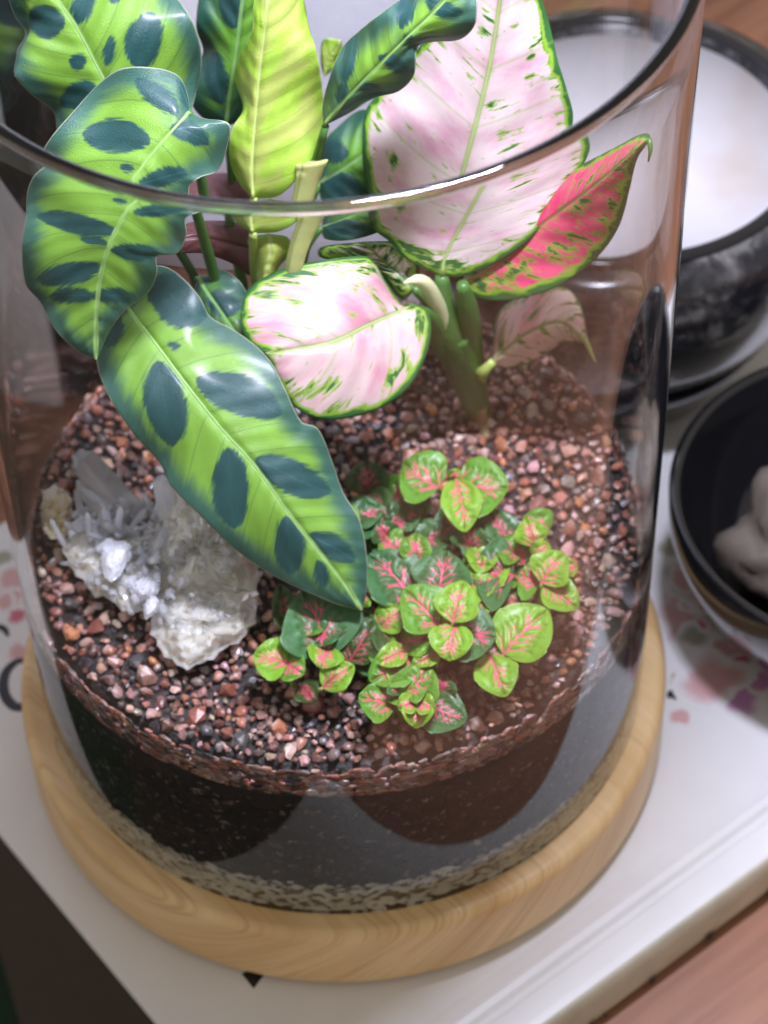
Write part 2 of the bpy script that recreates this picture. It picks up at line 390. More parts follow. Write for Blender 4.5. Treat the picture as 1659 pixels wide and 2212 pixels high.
def stroke(name, pix, wpx, mat, parent):
    P = cat([tuple(unz(x, y, ZB)[:2])+(ww,) for (x, y), ww in zip(pix, wpx)], 26); V = []
    for i in range(26):
        T = P[min(i+1, 25), :2]-P[max(i-1, 0), :2]; T /= np.linalg.norm(T); nrm = np.array([-T[1], T[0]])*P[i, 2]/100
        V += [(*(P[i, :2]+nrm), ZB+.008), (*(P[i, :2]-nrm), ZB+.008)]
    return mesh_obj(name, V, [(2*i, 2*i+1, 2*i+3, 2*i+2) for i in range(25)], mat, parent, smooth=False)
stroke('printed_letter', [(82, 1432), (40, 1428), (12, 1455), (10, 1500), (35, 1528), (62, 1520), (66, 1500)], [5, 8, 11, 12, 12, 10, 6], MINK, book)
flat_shape('printed_diamond', [unz(x, y, ZB)[:2] for x, y in ((522, 2104), (548, 2090), (572, 2104), (548, 2136))], MINK, book)
stroke('printed_letter', [(-20, 1350), (8, 1358), (18, 1375)], [6, 8, 4], MINK, book)
def petal(cx, cy, rad, mat, seed):
    pts = []
    for k in range(22):
        a = 2*math.pi*k/22; r = rad*(1+.45*nz(math.cos(a)*1.3+seed, math.sin(a)*1.3, seed))/98
        c = unz(cx, cy, ZB); pts.append((c[0]+r*math.cos(a), c[1]+r*math.sin(a)))
    o = flat_shape('printed_petal', pts, mat, book, ZB+.004+.0004*(seed % 7))
    at = o.data.attributes.new('ink', 'FLOAT', 'POINT'); at.data.foreach_set('value', [1.0]+[0.0]*22)
def mat_print(name, c):
    t = NT(name); n1 = t.noise(t.pos(), 160, 4, .6)
    f = t.ss(t.math('ADD', t.attr('ink'), t.math('MULTIPLY', t.math('SUBTRACT', n1, .5), .7)), .05, .55)
    return t.done(t.principled(Base_Color=t.mix(f, (.70, .69, .68), c), Roughness=.38, Coat_Weight=.2, Coat_Roughness=.3))
MP1 = mat_print('print_rose', (.50, .12, .16)); MP2 = mat_print('print_blush', (.58, .34, .33)); MP3 = mat_print('print_ochre', (.34, .19, .05)); MP4 = mat_print('print_sage', (.33, .32, .24)); MP5 = mat_print('print_orchid', (.50, .24, .46))
for i, (x, y, r, mt) in enumerate([(20, 1270, 80, MP2), (1490, 1330, 95, MP2), (1500, 1250, 90, MP4), (1540, 1470, 80, MP2), (1600, 1500, 60, MP5), (1570, 1380, 70, MP1), (30, 1250, 46, MP2), (8, 1205, 30, MP4), (38, 1330, 26, MP1), (10, 1300, 30, MP2), (40, 1410, 34, MP2), (75, 1480, 26, MP3), (-30, 1400, 30, MP1),
                                   (1545, 1345, 46, MP1), (1500, 1300, 36, MP2), (1570, 1400, 40, MP2), (1500, 1375, 40, MP4), (1466, 1470, 26, MP3), (1455, 1500, 14, MINK), (1600, 1425, 26, MP1),
                                   (1600, 1380, 26, MP3), (1640, 1470, 40, MP5), (1470, 1545, 26, MP2), (1555, 1460, 34, MP2), (1476, 1250, 40, MP2), (1460, 1180, 40, MP4), (1515, 1350, 22, MP1)]):
    petal(x, y, r, mt, i*1.7+.3)
# faded letters along the foot of the spine (too blurred to read in the photograph)
for i, a in enumerate((3.4, 5.4, 7.4, 8.9, 10.6, 12.2)):
    V = []; F = []
    for q in range(3):
        da, hz = random.uniform(-.35, .3), random.uniform(.16, .36)
        o_ = bk(a+da+q*.16, -.19, ZT+.12); k = len(V)
        V += [o_, o_+bu*.12, o_+bu*(.12+random.uniform(-.1, .1))+np.array([0, 0, hz]), o_+bu*random.uniform(-.1, .1)+np.array([0, 0, hz])]; F.append((k, k+1, k+2, k+3))
    mesh_obj('spine_letter', V, F, simple('ink_grey', (.06, .055, .05), .6), book, smooth=False)

# upright pale board behind the vase, with a black strip
board = thing('upright_board', (-7, 11.3, ZT), 'pale grey upright board with black strip behind the glass vase', 'board')
MBRD = simple('board_grey', (.80, .80, .88), .55, var=.05)
def bx(name, x0, x1, y0, y1, z0, z1, mat, par, bev=0): return box(name, (x0, y0, z0), (x1-x0, 0, 0), (0, y1-y0, 0), (0, 0, z1-z0), mat, par, bev)
bx('panel', -40, -7.75, 10.9, 11.9, ZT+.01, 40, MBRD, board, .1)
bx('black_strip', -7.74, -6.2, 11.3, 12.1, ZT+.01, 40, simple('strip_black', (.012, .012, .014), .4), board)
bx('panel', -7.2, 3.6, 16.4, 17.2, ZT+.01, 40, MBRD, board, .1)

# ---------------------------------------------------------------- wooden base and glass vase
def mat_basewood():
    t = NT('base_wood'); p = t.mapping(t.pos(), (1, 1, 1), (math.radians(35), math.radians(-20), math.radians(38)))
    g = t.noise(t.mapping(p, (14, 260, 14)), .8, 6, .62, .35)
    fine = t.noise(t.mapping(p, (40, 1400, 40)), 1.0, 3, .6)
    st = t.n('TexWave', {'bands_direction': 'Y'}, Vector=p, Scale=11, Distortion=2.6, Detail=4, Detail_Scale=.8, Detail_Roughness=.6).outputs['Fac']
    blk = t.n('SeparateXYZ', None, Vector=p).outputs[1]
    c = t.ramp(g, [(.28, (.56, .35, .155)), (.5, (.72, .49, .245)), (.72, (.82, .60, .34))])
    c = t.mix(t.math('MULTIPLY', t.ss(st, .62, 1.0), .38), c, (.48, .25, .075))
    c = t.mix(t.math('MULTIPLY', t.ss(fine, .50, .68), .45), c, (.40, .21, .07))
    wn = t.n('TexWhiteNoise', {'noise_dimensions': '1D'}, W=t.math('FLOOR', t.math('MULTIPLY', blk, 24.0))).outputs[0]
    c = t.mix(t.math('MULTIPLY', wn, .45), c, (.80, .57, .28))
    return t.done(t.principled(Base_Color=c, Roughness=.45, Coat_Weight=.12, Normal=t.bump(t.math('ADD', g, fine), .2, .0004)))
RW = 7.03
prof = [(0, -.004), (6.5, -.004)]+[(6.78+.25*math.sin(math.radians(a)), -.304+.30*math.cos(math.radians(a))) for a in range(0, 91, 9)]+[(RW, -1.1), (RW, -1.4)]+arc(RW-.34, -1.70, .34, 0, -90, 8)+[(5.5, -2.045), (0, -2.045)]
base = lathe('wooden_base', prof, mat_basewood()); tag(base, 'round honey coloured wooden base under the glass vase', 'base')
def mat_glass():
    t = NT('clear_glass')
    return t.done(t.principled(Base_Color=(.97, .975, .965), Roughness=0.0, IOR=1.5, Transmission_Weight=1.0, Normal=t.bump(t.noise(t.pos(), 28, 2), .06, .0006)))
RO, RI, HT = 6.5, 6.29, 19.5
prof = [(0, .0), (6.4, .0)]+arc(RO-.03, .03, .03, -90, 0, 4)+[(RO, 1+i*1.0) for i in range(18)]
prof += arc(RO-.118, HT-.13, .132, -8, 188, 18)
prof += [(RI, HT-.6-i) for i in range(18)]+arc(RI-.04, .14, .04, 0, -90, 4)+[(0, .10)]
vase = lathe('glass_vase', prof, mat_glass(), n=224); tag(vase, 'tall clear glass cylinder vase holding the planted gravel', 'vase')

# ---------------------------------------------------------------- inside layers
RIN = 6.37
def mat_soil():
    t = NT('wet_soil'); n1 = t.noise(t.pos(), 260, 6, .7); n2 = t.noise(t.mapping(t.pos(), (60, 60, 160)), 1.4, 4)
    c = t.ramp(n1, [(.38, (.004, .003, .002)), (.58, (.014, .008, .006)), (.70, (.05, .028, .02)), (.82, (.14, .09, .07))])
    c = t.mix(t.math('MULTIPLY', t.ss(n2, .5, .7), .5), c, (.045, .022, .02))
    return t.done(t.principled(Base_Color=c, Roughness=.35, Normal=t.bump(n1, .6, .002)))
MSOIL = mat_soil()
def low(a): return .72
V = []; F = []; NA = 360
for k in range(NA):
    a = math.radians(k); z0 = low(k)
    for i in range(9):
        z = z0+(4.14-z0)*i/8; r = RIN-.02-(.10 if i == 0 else 0)+.02*nz(k*.25, z*2)
        V.append((r*math.cos(a), r*math.sin(a), z))
    V.append((6.0*math.cos(a), 6.0*math.sin(a), 4.14))
for k in range(NA):
    k2 = (k+1) % NA
    for i in range(9): F.append((k*10+i, k2*10+i, k2*10+i+1, k*10+i+1))
soil = mesh_obj('soil_layer', V, F, MSOIL); tag(soil, kind='structure')
SOILCOL = [(.012, .008, .006), (.03, .018, .012), (.07, .04, .028), (.13, .085, .06), (.02, .02, .02)]

# pebbles
PAL = [(.30, .105, .065), (.36, .15, .10), (.24, .08, .055), (.42, .16, .07), (.34, .17, .14), (.20, .085, .06), (.10, .06, .05), (.055, .05, .055), (.16, .12, .11), (.44, .26, .20), (.40, .22, .20), (.14, .06, .045), (.30, .22, .16), (.48, .34, .26)]
WTS = np.array([9, 9, 8, 5, 8, 8, 7, 7, 5, 5, 5, 7, 3, 2.]); WTS /= WTS.sum()
def mat_pebble():
    t = NT('wet_pebble'); c = t.attr('tint', 'Color'); n1 = t.noise(t.pos(), 900, 4, .65); n2 = t.noise(t.pos(), 300, 3)
    c = t.mix(t.ss(n2, .5, .72), c, t.mix(.5, c, (.55, .42, .36)))
    c = t.mix(t.math('MULTIPLY', t.ss(n1, .55, .75), .5), c, (.06, .035, .03))
    return t.done(t.principled(Base_Color=c, Roughness=t.math('MULTIPLY_ADD', n2, .35, .08), Specular_IOR_Level=.6, Coat_Weight=.55, Coat_Roughness=.08, Normal=t.bump(n1, .35, .0006)))
MPEB = mat_pebble()
def hull(npt, flat=.72, seed=0):
    r_ = random.Random(seed); bm = bmesh.new()
    for i in range(npt):
        z = 1-2*(i+.5)/npt; ph = i*2.39996+r_.uniform(-.5, .5); q = math.sqrt(1-z*z); k = r_.uniform(.72, 1.05)
        bm.verts.new((q*math.cos(ph)*k*r_.uniform(.8, 1.15), q*math.sin(ph)*k*.85, z*k*flat))
    res = bmesh.ops.convex_hull(bm, input=bm.verts)
    for v in [v for v in bm.verts if not v.link_faces]: bm.verts.remove(v)
    bm.verts.ensure_lookup_table(); bm.verts.index_update()
    Vs = np.array([v.co[:] for v in bm.verts]); Fs = [tuple(v.index for v in f.verts) for f in bm.faces]; bm.free()
    return Vs, Fs
HULLS = [hull(13+i % 6, .6+.05*(i % 6), i) for i in range(28)]
def rotm(a, b, c):
    from mathutils import Euler
    return np.array(Euler((a, b, c)).to_matrix())
def gz(x, y):                                # gravel surface
    r = math.hypot(x, y)
    return 4.86+.16*nz(x*.5, y*.5, 1.1)+.10*nz(x*1.4, y*1.4, 5)+(.10 if r > 5.2 else 0)*(r-5.2)+.05*max(0, y)*.3
# dark wet grit under the pebbles
V = []; F = []; NR, NA2 = 26, 90
for i in range(NR+1):
    r = 6.28*i/NR
    for k in range(NA2):
        a = 2*math.pi*k/NA2; x, y = r*math.cos(a), r*math.sin(a); V.append((x, y, gz(x, y)-.10 if i < NR else 4.17))
for i in range(NR):
    for k in range(NA2): F.append((i*NA2+k, i*NA2+(k+1) % NA2, (i+1)*NA2+(k+1) % NA2, (i+1)*NA2+k))
gbed = mesh_obj('gravel_bed', V, F, MSOIL); tag(gbed, kind='structure')
placed = []; grid = {}
def try_place(x, y, r):
    cx, cy_ = int(x/.4+50), int(y/.4+50)
    for i in (-1, 0, 1):
        for j in (-1, 0, 1):
            for (x2, y2, r2) in grid.get((cx+i, cy_+j), ()):
                if (x-x2)**2+(y-y2)**2 < (.80*(r+r2))**2: return False
    grid.setdefault((cx, cy_), []).append((x, y, r)); return True
for rmin, rmax, tries in ((.18, .25, 300), (.13, .18, 3600), (.09, .13, 10000), (.06, .09, 14000)):
    for _ in range(tries):
        r = random.uniform(rmin, rmax); q = math.sqrt(random.random())*(6.18-r); a = random.uniform(0, 2*math.pi)
        x, y = q*math.cos(a), q*math.sin(a)
        if try_place(x, y, r): placed.append((x, y, gz(x, y)+random.uniform(-.05, .07), r))
def tintcol():
    c = np.array(PAL[rng.choice(len(PAL), p=WTS)])*random.uniform(.68, 1.30); return (*np.clip(c*np.array([1, random.uniform(.9, 1.1), random.uniform(.9, 1.1)]), 0, 1), 1)
# 300 of the largest in front of the plants are pieces of their own, the rest is one mass
cand = sorted(placed, key=lambda p: -(p[3]+(.10 if p[1] < -.5 else 0)-(.06 if abs(p[0]+2.6) < 2 and abs(p[1]+1.2) < 1.2 else 0)))
single, rest = cand[:300], cand[300:]
pm = []
for i in range(60):
    Vs, Fs = HULLS[i % len(HULLS)]; me = bpy.data.meshes.new('pebble')
    me.from_pydata([tuple(v*S) for v in Vs], [], Fs); me.polygons.foreach_set('use_smooth', [i % 3 == 0]*len(me.polygons))
    c = tintcol(); at = me.attributes.new('tint', 'FLOAT_COLOR', 'POINT'); at.data.foreach_set('color', np.tile(c, len(Vs)).astype(np.float32))
    me.materials.append(MPEB); pm.append(me)
for i, (x, y, z, r) in enumerate(single):
    o = bpy.data.objects.new('pebble', pm[(i*7) % 60]); COL.objects.link(o); o.parent = gbed
    o.location = (x*S, y*S, z*S); o.scale = (r*random.uniform(1, 1.25), r*random.uniform(.9, 1.1), r*random.uniform(.85, 1.05)); o.rotation_euler = (random.uniform(-.5, .5), random.uniform(-.5, .5), random.uniform(0, 6.3))
def mass(name, items, mat, parent, colf):
    V = []; F = []; Cc = []; k = 0
    for (x, y, z, sx, sy, sz, Rm) in items:
        Vs, Fs = random.choice(HULLS); W_ = (Vs*np.array([sx, sy, sz]))@Rm.T+np.array([x, y, z])
        V.append(W_); F += [tuple(q+k for q in f) for f in Fs]; Cc.append(np.tile(colf(), (len(Vs), 1))); k += len(Vs)
    o = mesh_obj(name, np.concatenate(V), F, mat, parent, smooth=False, col=np.concatenate(Cc)); tag(o, kind='stuff'); return o
it = [(x, y, z, r*random.uniform(1, 1.3), r*random.uniform(.9, 1.1), r*random.uniform(.8, 1.05), rotm(random.uniform(-.6, .6), random.uniform(-.6, .6), random.uniform(0, 6.3))) for x, y, z, r in rest]
for _ in range(1500):                        # second layer in the gaps
    q = math.sqrt(random.random())*5.95; a = random.uniform(0, 6.283); x, y = q*math.cos(a), q*math.sin(a); r = random.uniform(.07, .13)
    it.append((x, y, gz(x, y)-.09, r, r, r*.8, rotm(random.uniform(-1, 1), random.uniform(-1, 1), random.uniform(0, 6.3))))
for _ in range(2600):                        # stones lying flat against the glass
    a = random.uniform(0, 6.283); z = 4.08+.87*random.random()**1.05; r = random.uniform(.06, .16)
    x, y = 6.27*math.cos(a), 6.27*math.sin(a)
    Rm = rotm(0, 0, a)@rotm(0, math.pi/2, 0)@rotm(0, 0, random.uniform(-.5, .5)+math.pi/2)
    it.append((x+random.uniform(-.03, .02)*math.cos(a), y+random.uniform(-.03, .02)*math.sin(a), z, r*random.uniform(1.1, 1.6), r*random.uniform(.55, .85), .07, Rm))
mass('gravel', it, MPEB, gbed, tintcol)
it = []
for _ in range(2600):
    a = random.uniform(0, 6.283); z = random.uniform(.8, 3.95); r = random.uniform(.03, .09)*(1.6 if random.random() < .06 else 1)
    it.append((6.345*math.cos(a), 6.345*math.sin(a), z, r*1.3, r*.8, .045, rotm(0, 0, a)@rotm(0, math.pi/2, 0)@rotm(0, 0, random.uniform(0, 6))))
mass('soil_grains', it, MPEB, soil, lambda: (*(np.array(SOILCOL[int(random.random()**1.7*5)])*random.uniform(.6, 1.3)), 1))
# pale chips along the bottom of the glass
MCHIP = simple('pale_chip', (.74, .71, .60), .6, 300, .25)
it = []
for _ in range(2500):
    a = random.uniform(0, 6.283); z = .19+.95*random.random()**1.3+.16*nz(a*5, 2.2); z = max(z-.14, .06); r = random.uniform(.07, .15)
    rr = 6.31
    Rm = rotm(0, 0, a)@rotm(0, math.pi/2, 0)@rotm(0, 0, random.uniform(-.7, .7)+math.pi/2)
    it.append((rr*math.cos(a), rr*math.sin(a), z, r*1.3, r*.6, .06, Rm))
chips = mass('stone_chips', it, MCHIP, None, lambda: (1, 1, 1, 1))
chips['label'] = 'layer of small pale stone chips along the bottom of the vase'
grit = lathe('dark_grit', [(0, .12), (6.26, .12), (6.28, .70), (0, .70)], MSOIL); tag(grit, kind='structure')

# ---------------------------------------------------------------- prayer plant
crown = np.array([-1.7, 2.9, 4.9])
cal = thing('prayer_plant', crown, 'prayer plant with lime green leaves blotched dark green, at left in vase', 'plant')
C1M = [(408, 243, -4.3), (370, 285, -4.5), (295, 380, -4.4), (268, 440, -4.2), (240, 512, -3.9), (217, 595, -3.4), (208, 690, -2.9), (208, 768, -2.5)]
C1L = [(404, 205), (385, 165), (340, 148), (265, 148), (218, 178), (160, 240), (105, 305), (80, 360), (62, 430), (45, 520), (52, 605), (85, 645), (120, 705), (168, 750)]
C1R = [(440, 257), (495, 268), (492, 310), (470, 368), (432, 384), (410, 400), (408, 455), (385, 513), (343, 527), (338, 580), (318, 622), (268, 662), (236, 705)]
C1B = [(252, 296, 75, 38, 8), (340, 208, 60, 25, 42), (410, 290, 46, 24, 22), (275, 361, 17, 10, 10), (352, 383, 55, 22, -12), (398, 212, 42, 12, 68), (172, 452, 90, 36, 2), (208, 500, 33, 17, 8), (294, 520, 52, 30, -6), (148, 582, 74, 27, -17), (153, 631, 50, 19, -4), (246, 631, 50, 20, 4), (212, 680, 7, 6, 0)]
leaf(cal, C1M, C1L, C1R, MC, .5, .55, (.22, 4, .5), C1B, 170, 65)
C2M = [(262, 640, -.9), (335, 735, -1.3), (400, 820, -1.5), (480, 920, -1.5), (545, 990, -1.4), (610, 1080, -1.2), (680, 1170, -.9), (740, 1245, -.6), (780, 1308, -.4)]
C2L = [(228, 688), (206, 755), (228, 835), (290, 930), (345, 990), (372, 1042), (430, 1100), (500, 1170), (570, 1220), (650, 1262), (722, 1292)]
C2R = [(290, 590), (345, 557), (395, 590), (430, 632), (452, 675), (500, 703), (550, 738), (585, 775), (615, 832), (650, 902), (685, 917), (715, 985), (740, 1055), (775, 1113), (791, 1193), (789, 1270)]
C2B = [(358, 864, 93, 47, 82), (516, 846, 100, 45, 25), (500, 1045, 88, 42, 82), (632, 1020, 90, 38, 22), (625, 1167, 63, 36, 80), (717, 1173, 58, 28, 32), (693, 1230, 31, 18, 78), (375, 738, 15, 10, 10), (380, 640, 75, 55, 30), (240, 705, 40, 26, 105)]  # next-to-last lens: shade of the leaf above, painted in as a blotch
leaf(cal, C2M, C2L, C2R, MC, .45, .45, (.14, 3, 0), C2B, 190, 65)
leaf(cal, [(330, 340, -.8), (265, 240, -1.2), (220, 165, -1.7), (165, 60, -2.3), (125, 0, -2.6), (90, -70, -2.8), (60, -160, -3)],
     [(200, 330), (132, 300), (116, 240), (72, 206), (30, 160), (25, 108), (45, 68), (20, 30), (8, 0), (-5, -60), (20, -120)],
     [(400, 290), (418, 220), (435, 130), (422, 60), (385, 0), (300, -80), (180, -150)], MC, .5, .6, (.3, 3, 1.5),
     [(98, 45, 43, 38, 0), (180, 15, 42, 25, 110), (168, 132, 20, 19, 0), (237, 110, 36, 14, 100), (170, 205, 45, 30, -20), (312, 88, 64, 42, 100), (60, -50, 50, 30, 10), (240, -40, 50, 30, 80)], 150, 57)
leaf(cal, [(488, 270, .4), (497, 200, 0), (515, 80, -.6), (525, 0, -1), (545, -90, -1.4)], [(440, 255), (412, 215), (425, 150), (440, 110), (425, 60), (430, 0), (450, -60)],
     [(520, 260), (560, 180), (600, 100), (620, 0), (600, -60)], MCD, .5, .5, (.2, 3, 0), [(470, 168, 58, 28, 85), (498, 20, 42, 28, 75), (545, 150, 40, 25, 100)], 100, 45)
leaf(cal, [(546, 428, -1.2), (545, 330, -1.7), (555, 200, -2.3), (566, 100, -2.8), (580, 0, -3.2), (600, -80, -3.4)],
     [(515, 390), (497, 340), (500, 282), (526, 236), (509, 170), (520, 120), (545, 70), (550, 0), (570, -50)],
     [(605, 420), (660, 362), (695, 312), (698, 220), (686, 120), (667, 60), (655, 0), (640, -50)], MCY, .45, .75, (.34, 2.2, .8),
     [(622, 215, 95, 24, -52), (655, 330, 70, 22, -52), (600, 340, 60, 20, -55), (590, 120, 80, 18, -62), (530, 290, 40, 15, 60), (535, 130, 40, 14, 60)], 130, 49, ridge=.02, label='young yellow green leaf standing upright')
leaf(cal, [(700, 270, -2.4), (760, 200, -3.2), (820, 140, -3.8), (880, 80, -4.3), (960, 0, -4.8), (1010, -60, -5)],
     [(698, 230), (715, 160), (740, 105), (790, 55), (850, 10), (900, -20), (960, -60)],
     [(760, 240), (810, 210), (862, 195), (894, 160), (902, 100), (930, 90), (995, 83), (1026, 52), (1030, 0), (1025, -40)], MC, .5, .4, (.22, 3, .3),
     [(757, 125, 62, 17, 100), (876, 20, 44, 22, 95), (960, 18, 44, 20, 20), (882, 80, 12, 10, 0), (850, 138, 36, 18, 30), (740, 205, 30, 14, 100), (800, 190, 30, 14, 10)], 120, 45)
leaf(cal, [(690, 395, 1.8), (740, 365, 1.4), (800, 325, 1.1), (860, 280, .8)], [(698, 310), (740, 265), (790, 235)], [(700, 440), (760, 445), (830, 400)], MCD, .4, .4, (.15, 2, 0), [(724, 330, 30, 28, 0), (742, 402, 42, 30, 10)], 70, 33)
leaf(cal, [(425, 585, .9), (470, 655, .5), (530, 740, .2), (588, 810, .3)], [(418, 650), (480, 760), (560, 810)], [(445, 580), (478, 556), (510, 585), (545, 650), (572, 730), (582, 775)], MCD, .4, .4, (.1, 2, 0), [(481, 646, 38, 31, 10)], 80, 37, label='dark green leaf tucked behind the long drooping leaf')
leaf(cal, [(560, 480, 1.6), (490, 455, 1.2), (430, 440, .9), (375, 470, .8)], [(545, 390), (490, 375), (420, 388), (385, 430)], [(560, 590), (500, 528), (440, 498), (385, 500)], MMAROON, .4, .4, (.1, 2, 0), (), 60, 29, label='maroon underside of a turned leaf')
leaf(cal, [(582, 430, -.8), (585, 490, -.5), (578, 550, -.2), (568, 640, .2)], [(540, 445), (550, 510), (556, 590)], [(618, 440), (625, 490), (602, 540), (585, 590)], MCY, .5, .5, (.1, 2, 0), (), 60, 29, label='folded base of the young yellow green leaf')
leaf(cal, [(700, 165, 1.8), (712, 125, 1.5), (738, 88, 1.2)], [(694, 130), (700, 85)], [(728, 140), (738, 110)], MCY, .2, .2, (.05, 2, 0), (), 40, 21)
# rolled sheath and petioles
def sheath():
    V = []; F = []; n, rs = 30, 26; P = cat([(672, 350, -1.7), (660, 400, -1.4), (642, 480, -.9), (628, 580, -.3)], rs)
    for i in range(rs):
        c = un(*P[i]); w_ = (.25-.10*(i/(rs-1))**.7)*(1+.3*math.exp(-(i/3.)**2))
        for k in range(n):
            a = math.radians(-120+400*k/(n-1)); q = w_*(1-.28*k/(n-1)); V.append(c+q*(math.cos(a)*RR+math.sin(a)*FW)+np.array([0, 0, .10*math.cos(a-.8) if i < 3 else 0]))
    for i in range(rs-1):
        for k in range(n-1): F.append((i*n+k, i*n+k+1, (i+1)*n+k+1, (i+1)*n+k))
    o = mesh_obj('sheath', V, F, MSTT, cal); o.modifiers.new('t', 'SOLIDIFY').thickness = .03*S
sheath()
def petiole(p_img, mat, r0=.13, r1=.09, off=(0, 0), arch=.6, parent=cal, base_=crown):
    e = un(*p_img); b = base_+np.array([off[0], off[1], 0]); mid = b*.5+e*.5+np.array([0, .3*arch, arch])
    return tube('petiole', [b, b*.75+e*.25+np.array([0, .2*arch, arch*.6]), mid, b*.25+e*.75+np.array([0, .2*arch, arch*.9]), e], [r0, r0*.95, (r0+r1)/2, r1, r1*.8], mat, parent)
petiole((408, 243, -4.28), MST, off=(-.4, -.3), arch=1.0)
petiole((264, 645, -.88), MSTD, off=(-.7, -.2), arch=1.4)
petiole((330, 340, -.75), MSTD, off=(-.5, .1))
petiole((490, 272, .45), MST, off=(0, .3))
petiole((548, 430, -1.15), MSTL, off=(.2, -.1))
petiole((703, 272, -2.35), MST, off=(.6, 0))
petiole((690, 395, 1.85), MST, off=(.4, .3))
petiole((425, 590, .95), MSTD, off=(-.2, .4))
petiole((628, 575, -.25), MSTT, off=(.4, .1), r0=.2, r1=.2)
petiole((568, 640, .2), MSTL, off=(.3, -.2), r0=.16, r1=.14)
petiole((560, 480, 1.65), MSTD, off=(.3, .4))

# ---------------------------------------------------------------- aglaonema
ab = unz(1035, 885, 4.85)
agl = thing('aglaonema', ab, 'aglaonema with pink, white and red green-edged leaves, at right in vase', 'plant')
leaf(agl, [(955, 584, .7), (966, 500, .3), (1000, 370, -.4), (1035, 240, -1.1), (1060, 130, -1.7), (1080, 0, -2.4), (1100, -150, -3.2)],
     [(915, 565), (868, 520), (835, 465), (800, 420), (786, 370), (783, 300), (792, 235), (825, 195), (890, 120), (960, 30), (1020, -60), (1060, -120)],
     [(990, 586), (1060, 562), (1140, 510), (1192, 440), (1222, 345), (1238, 255), (1226, 200), (1205, 130), (1186, 50), (1168, -10), (1150, -80)], MA1, .35, .15, (.12, 2.5, 0), ((975, 560, 50, 30, -10), (900, 520, 26, 60, -40), (1090, 225, 34, 10, -35), (1145, 150, 12, 50, 5), (1050, 50, 18, 40, 10), (1185, 90, 14, 60, -12), (1180, 420, 30, 14, -50), (1095, 290, 30, 10, -30), (850, 350, 10, 40, 10), (925, 60, 40, 20, -40)), 170, 65, label='large white pink leaf with thin green margin')
leaf(agl, [(1000, 602, 1.0), (1080, 558, .5), (1190, 455, -.6), (1300, 360, -2.3), (1365, 302, -3.5), (1403, 290, -4.1)],
     [(1030, 500), (1110, 390), (1180, 318), (1250, 285), (1320, 264), (1370, 257), (1395, 272)],
     [(1020, 628), (1070, 641), (1150, 632), (1230, 600), (1300, 545), (1346, 480), (1366, 400), (1378, 340), (1392, 305)], MA2, .8, .35, (.1, 2, 0), ((1040, 600, 50, 26, 5), (1120, 575, 40, 14, -30), (1200, 520, 60, 10, -35), (1260, 430, 50, 10, -40), (1330, 330, 40, 12, -45), (1240, 360, 20, 8, -40), (1330, 430, 40, 12, -60)), 140, 57, label='bright red leaf with green margin')
leaf(agl, [(885, 655, .2), (800, 692, -.5), (720, 730, -1.0), (640, 745, -1.1), (575, 755, -1.1)],
     [(868, 650), (830, 592), (792, 516), (740, 513), (680, 525), (615, 548), (560, 590), (530, 625), (520, 690), (545, 740)],
     [(905, 650), (926, 668), (931, 712), (915, 772), (880, 830), (830, 868), (770, 890), (700, 897), (650, 880), (600, 820)], MA3, .5, .45, (.1, 2, 0), ((640, 575, 75, 26, -25), (745, 530, 60, 20, -5), (790, 560, 20, 30, 30), (905, 690, 12, 50, 5), (645, 640, 30, 10, -10), (790, 620, 30, 10, 40), (700, 830, 40, 10, -15), (860, 780, 16, 40, 30), (640, 720, 40, 8, 10), (600, 610, 60, 16, -45)), 120, 57, label='broad pale pink leaf with dark green patches on its upper edge')
leaf(agl, [(895, 615, 1.2), (845, 560, 1.3), (805, 500, 1.5), (780, 455, 1.8)], [(870, 637), (820, 575), (760, 525), (690, 505), (690, 470)], [(905, 560), (885, 510), (850, 465)], MA4, .3, .3, (.08, 2, 0), (), 90, 41)
leaf(agl, [(1045, 800, 2.6), (1085, 757, 2.3), (1145, 712, 2.1), (1215, 690, 2.2), (1279, 740, 2.6)],
     [(1066, 745), (1073, 685), (1092, 655), (1132, 634), (1190, 612), (1232, 616), (1257, 642), (1272, 690)],
     [(1065, 787), (1102, 786), (1150, 775), (1190, 752), (1216, 736), (1250, 731)], MA5, .5, .7, (.12, 3, 0), (), 110, 45, label='small faded pink leaf with a torn curled edge')
tube('leaf_tip', [un(1365, 305, -3.8), un(1398, 288, -4.2), un(1408, 312, -4.25), un(1404, 342, -4.1)], [.03, .06, .05, .015], MST, agl, res=14)
tube('leaf_tip', [un(1270, 720, 2.55), un(1285, 755, 2.6), un(1296, 778, 2.6)], [.06, .04, .01], MSTT, agl, res=10)
def U(*a): return [un(*q) for q in a]
tube('stem', [ab+np.array([.1, .1, -.3])]+U((1030, 860, 4.3), (1000, 770, 3.0), (985, 700, 2.0)), [.26, .30, .42, .40], MST, agl, n=16)
tube('petiole', U((1015, 830, 3.8), (978, 730, 2.2), (958, 650, 1.3), (955, 584, .72)), [.24, .34, .26, .13], MST, agl)
tube('petiole', U((1030, 830, 4.0), (1018, 730, 2.4), (1012, 660, 1.3), (1000, 604, .55)), [.22, .26, .22, .12], MST, agl)
tube('petiole', U((1010, 820, 3.6), (960, 740, 2.3), (935, 680, 1.1), (885, 655, .25)), [.18, .24, .16, .10], MST, agl)
tube('petiole', U((1036, 850, 4.4), (1040, 800, 3.2), (1047, 795, 2.6), (1068, 772, 2.4)), [.15, .14, .12, .08], MSTL, agl)
tube('petiole', U((1000, 800, 3.4), (960, 690, 2.4), (925, 640, 1.6), (893, 612, 1.22)), [.18, .18, .14, .08], MST, agl)
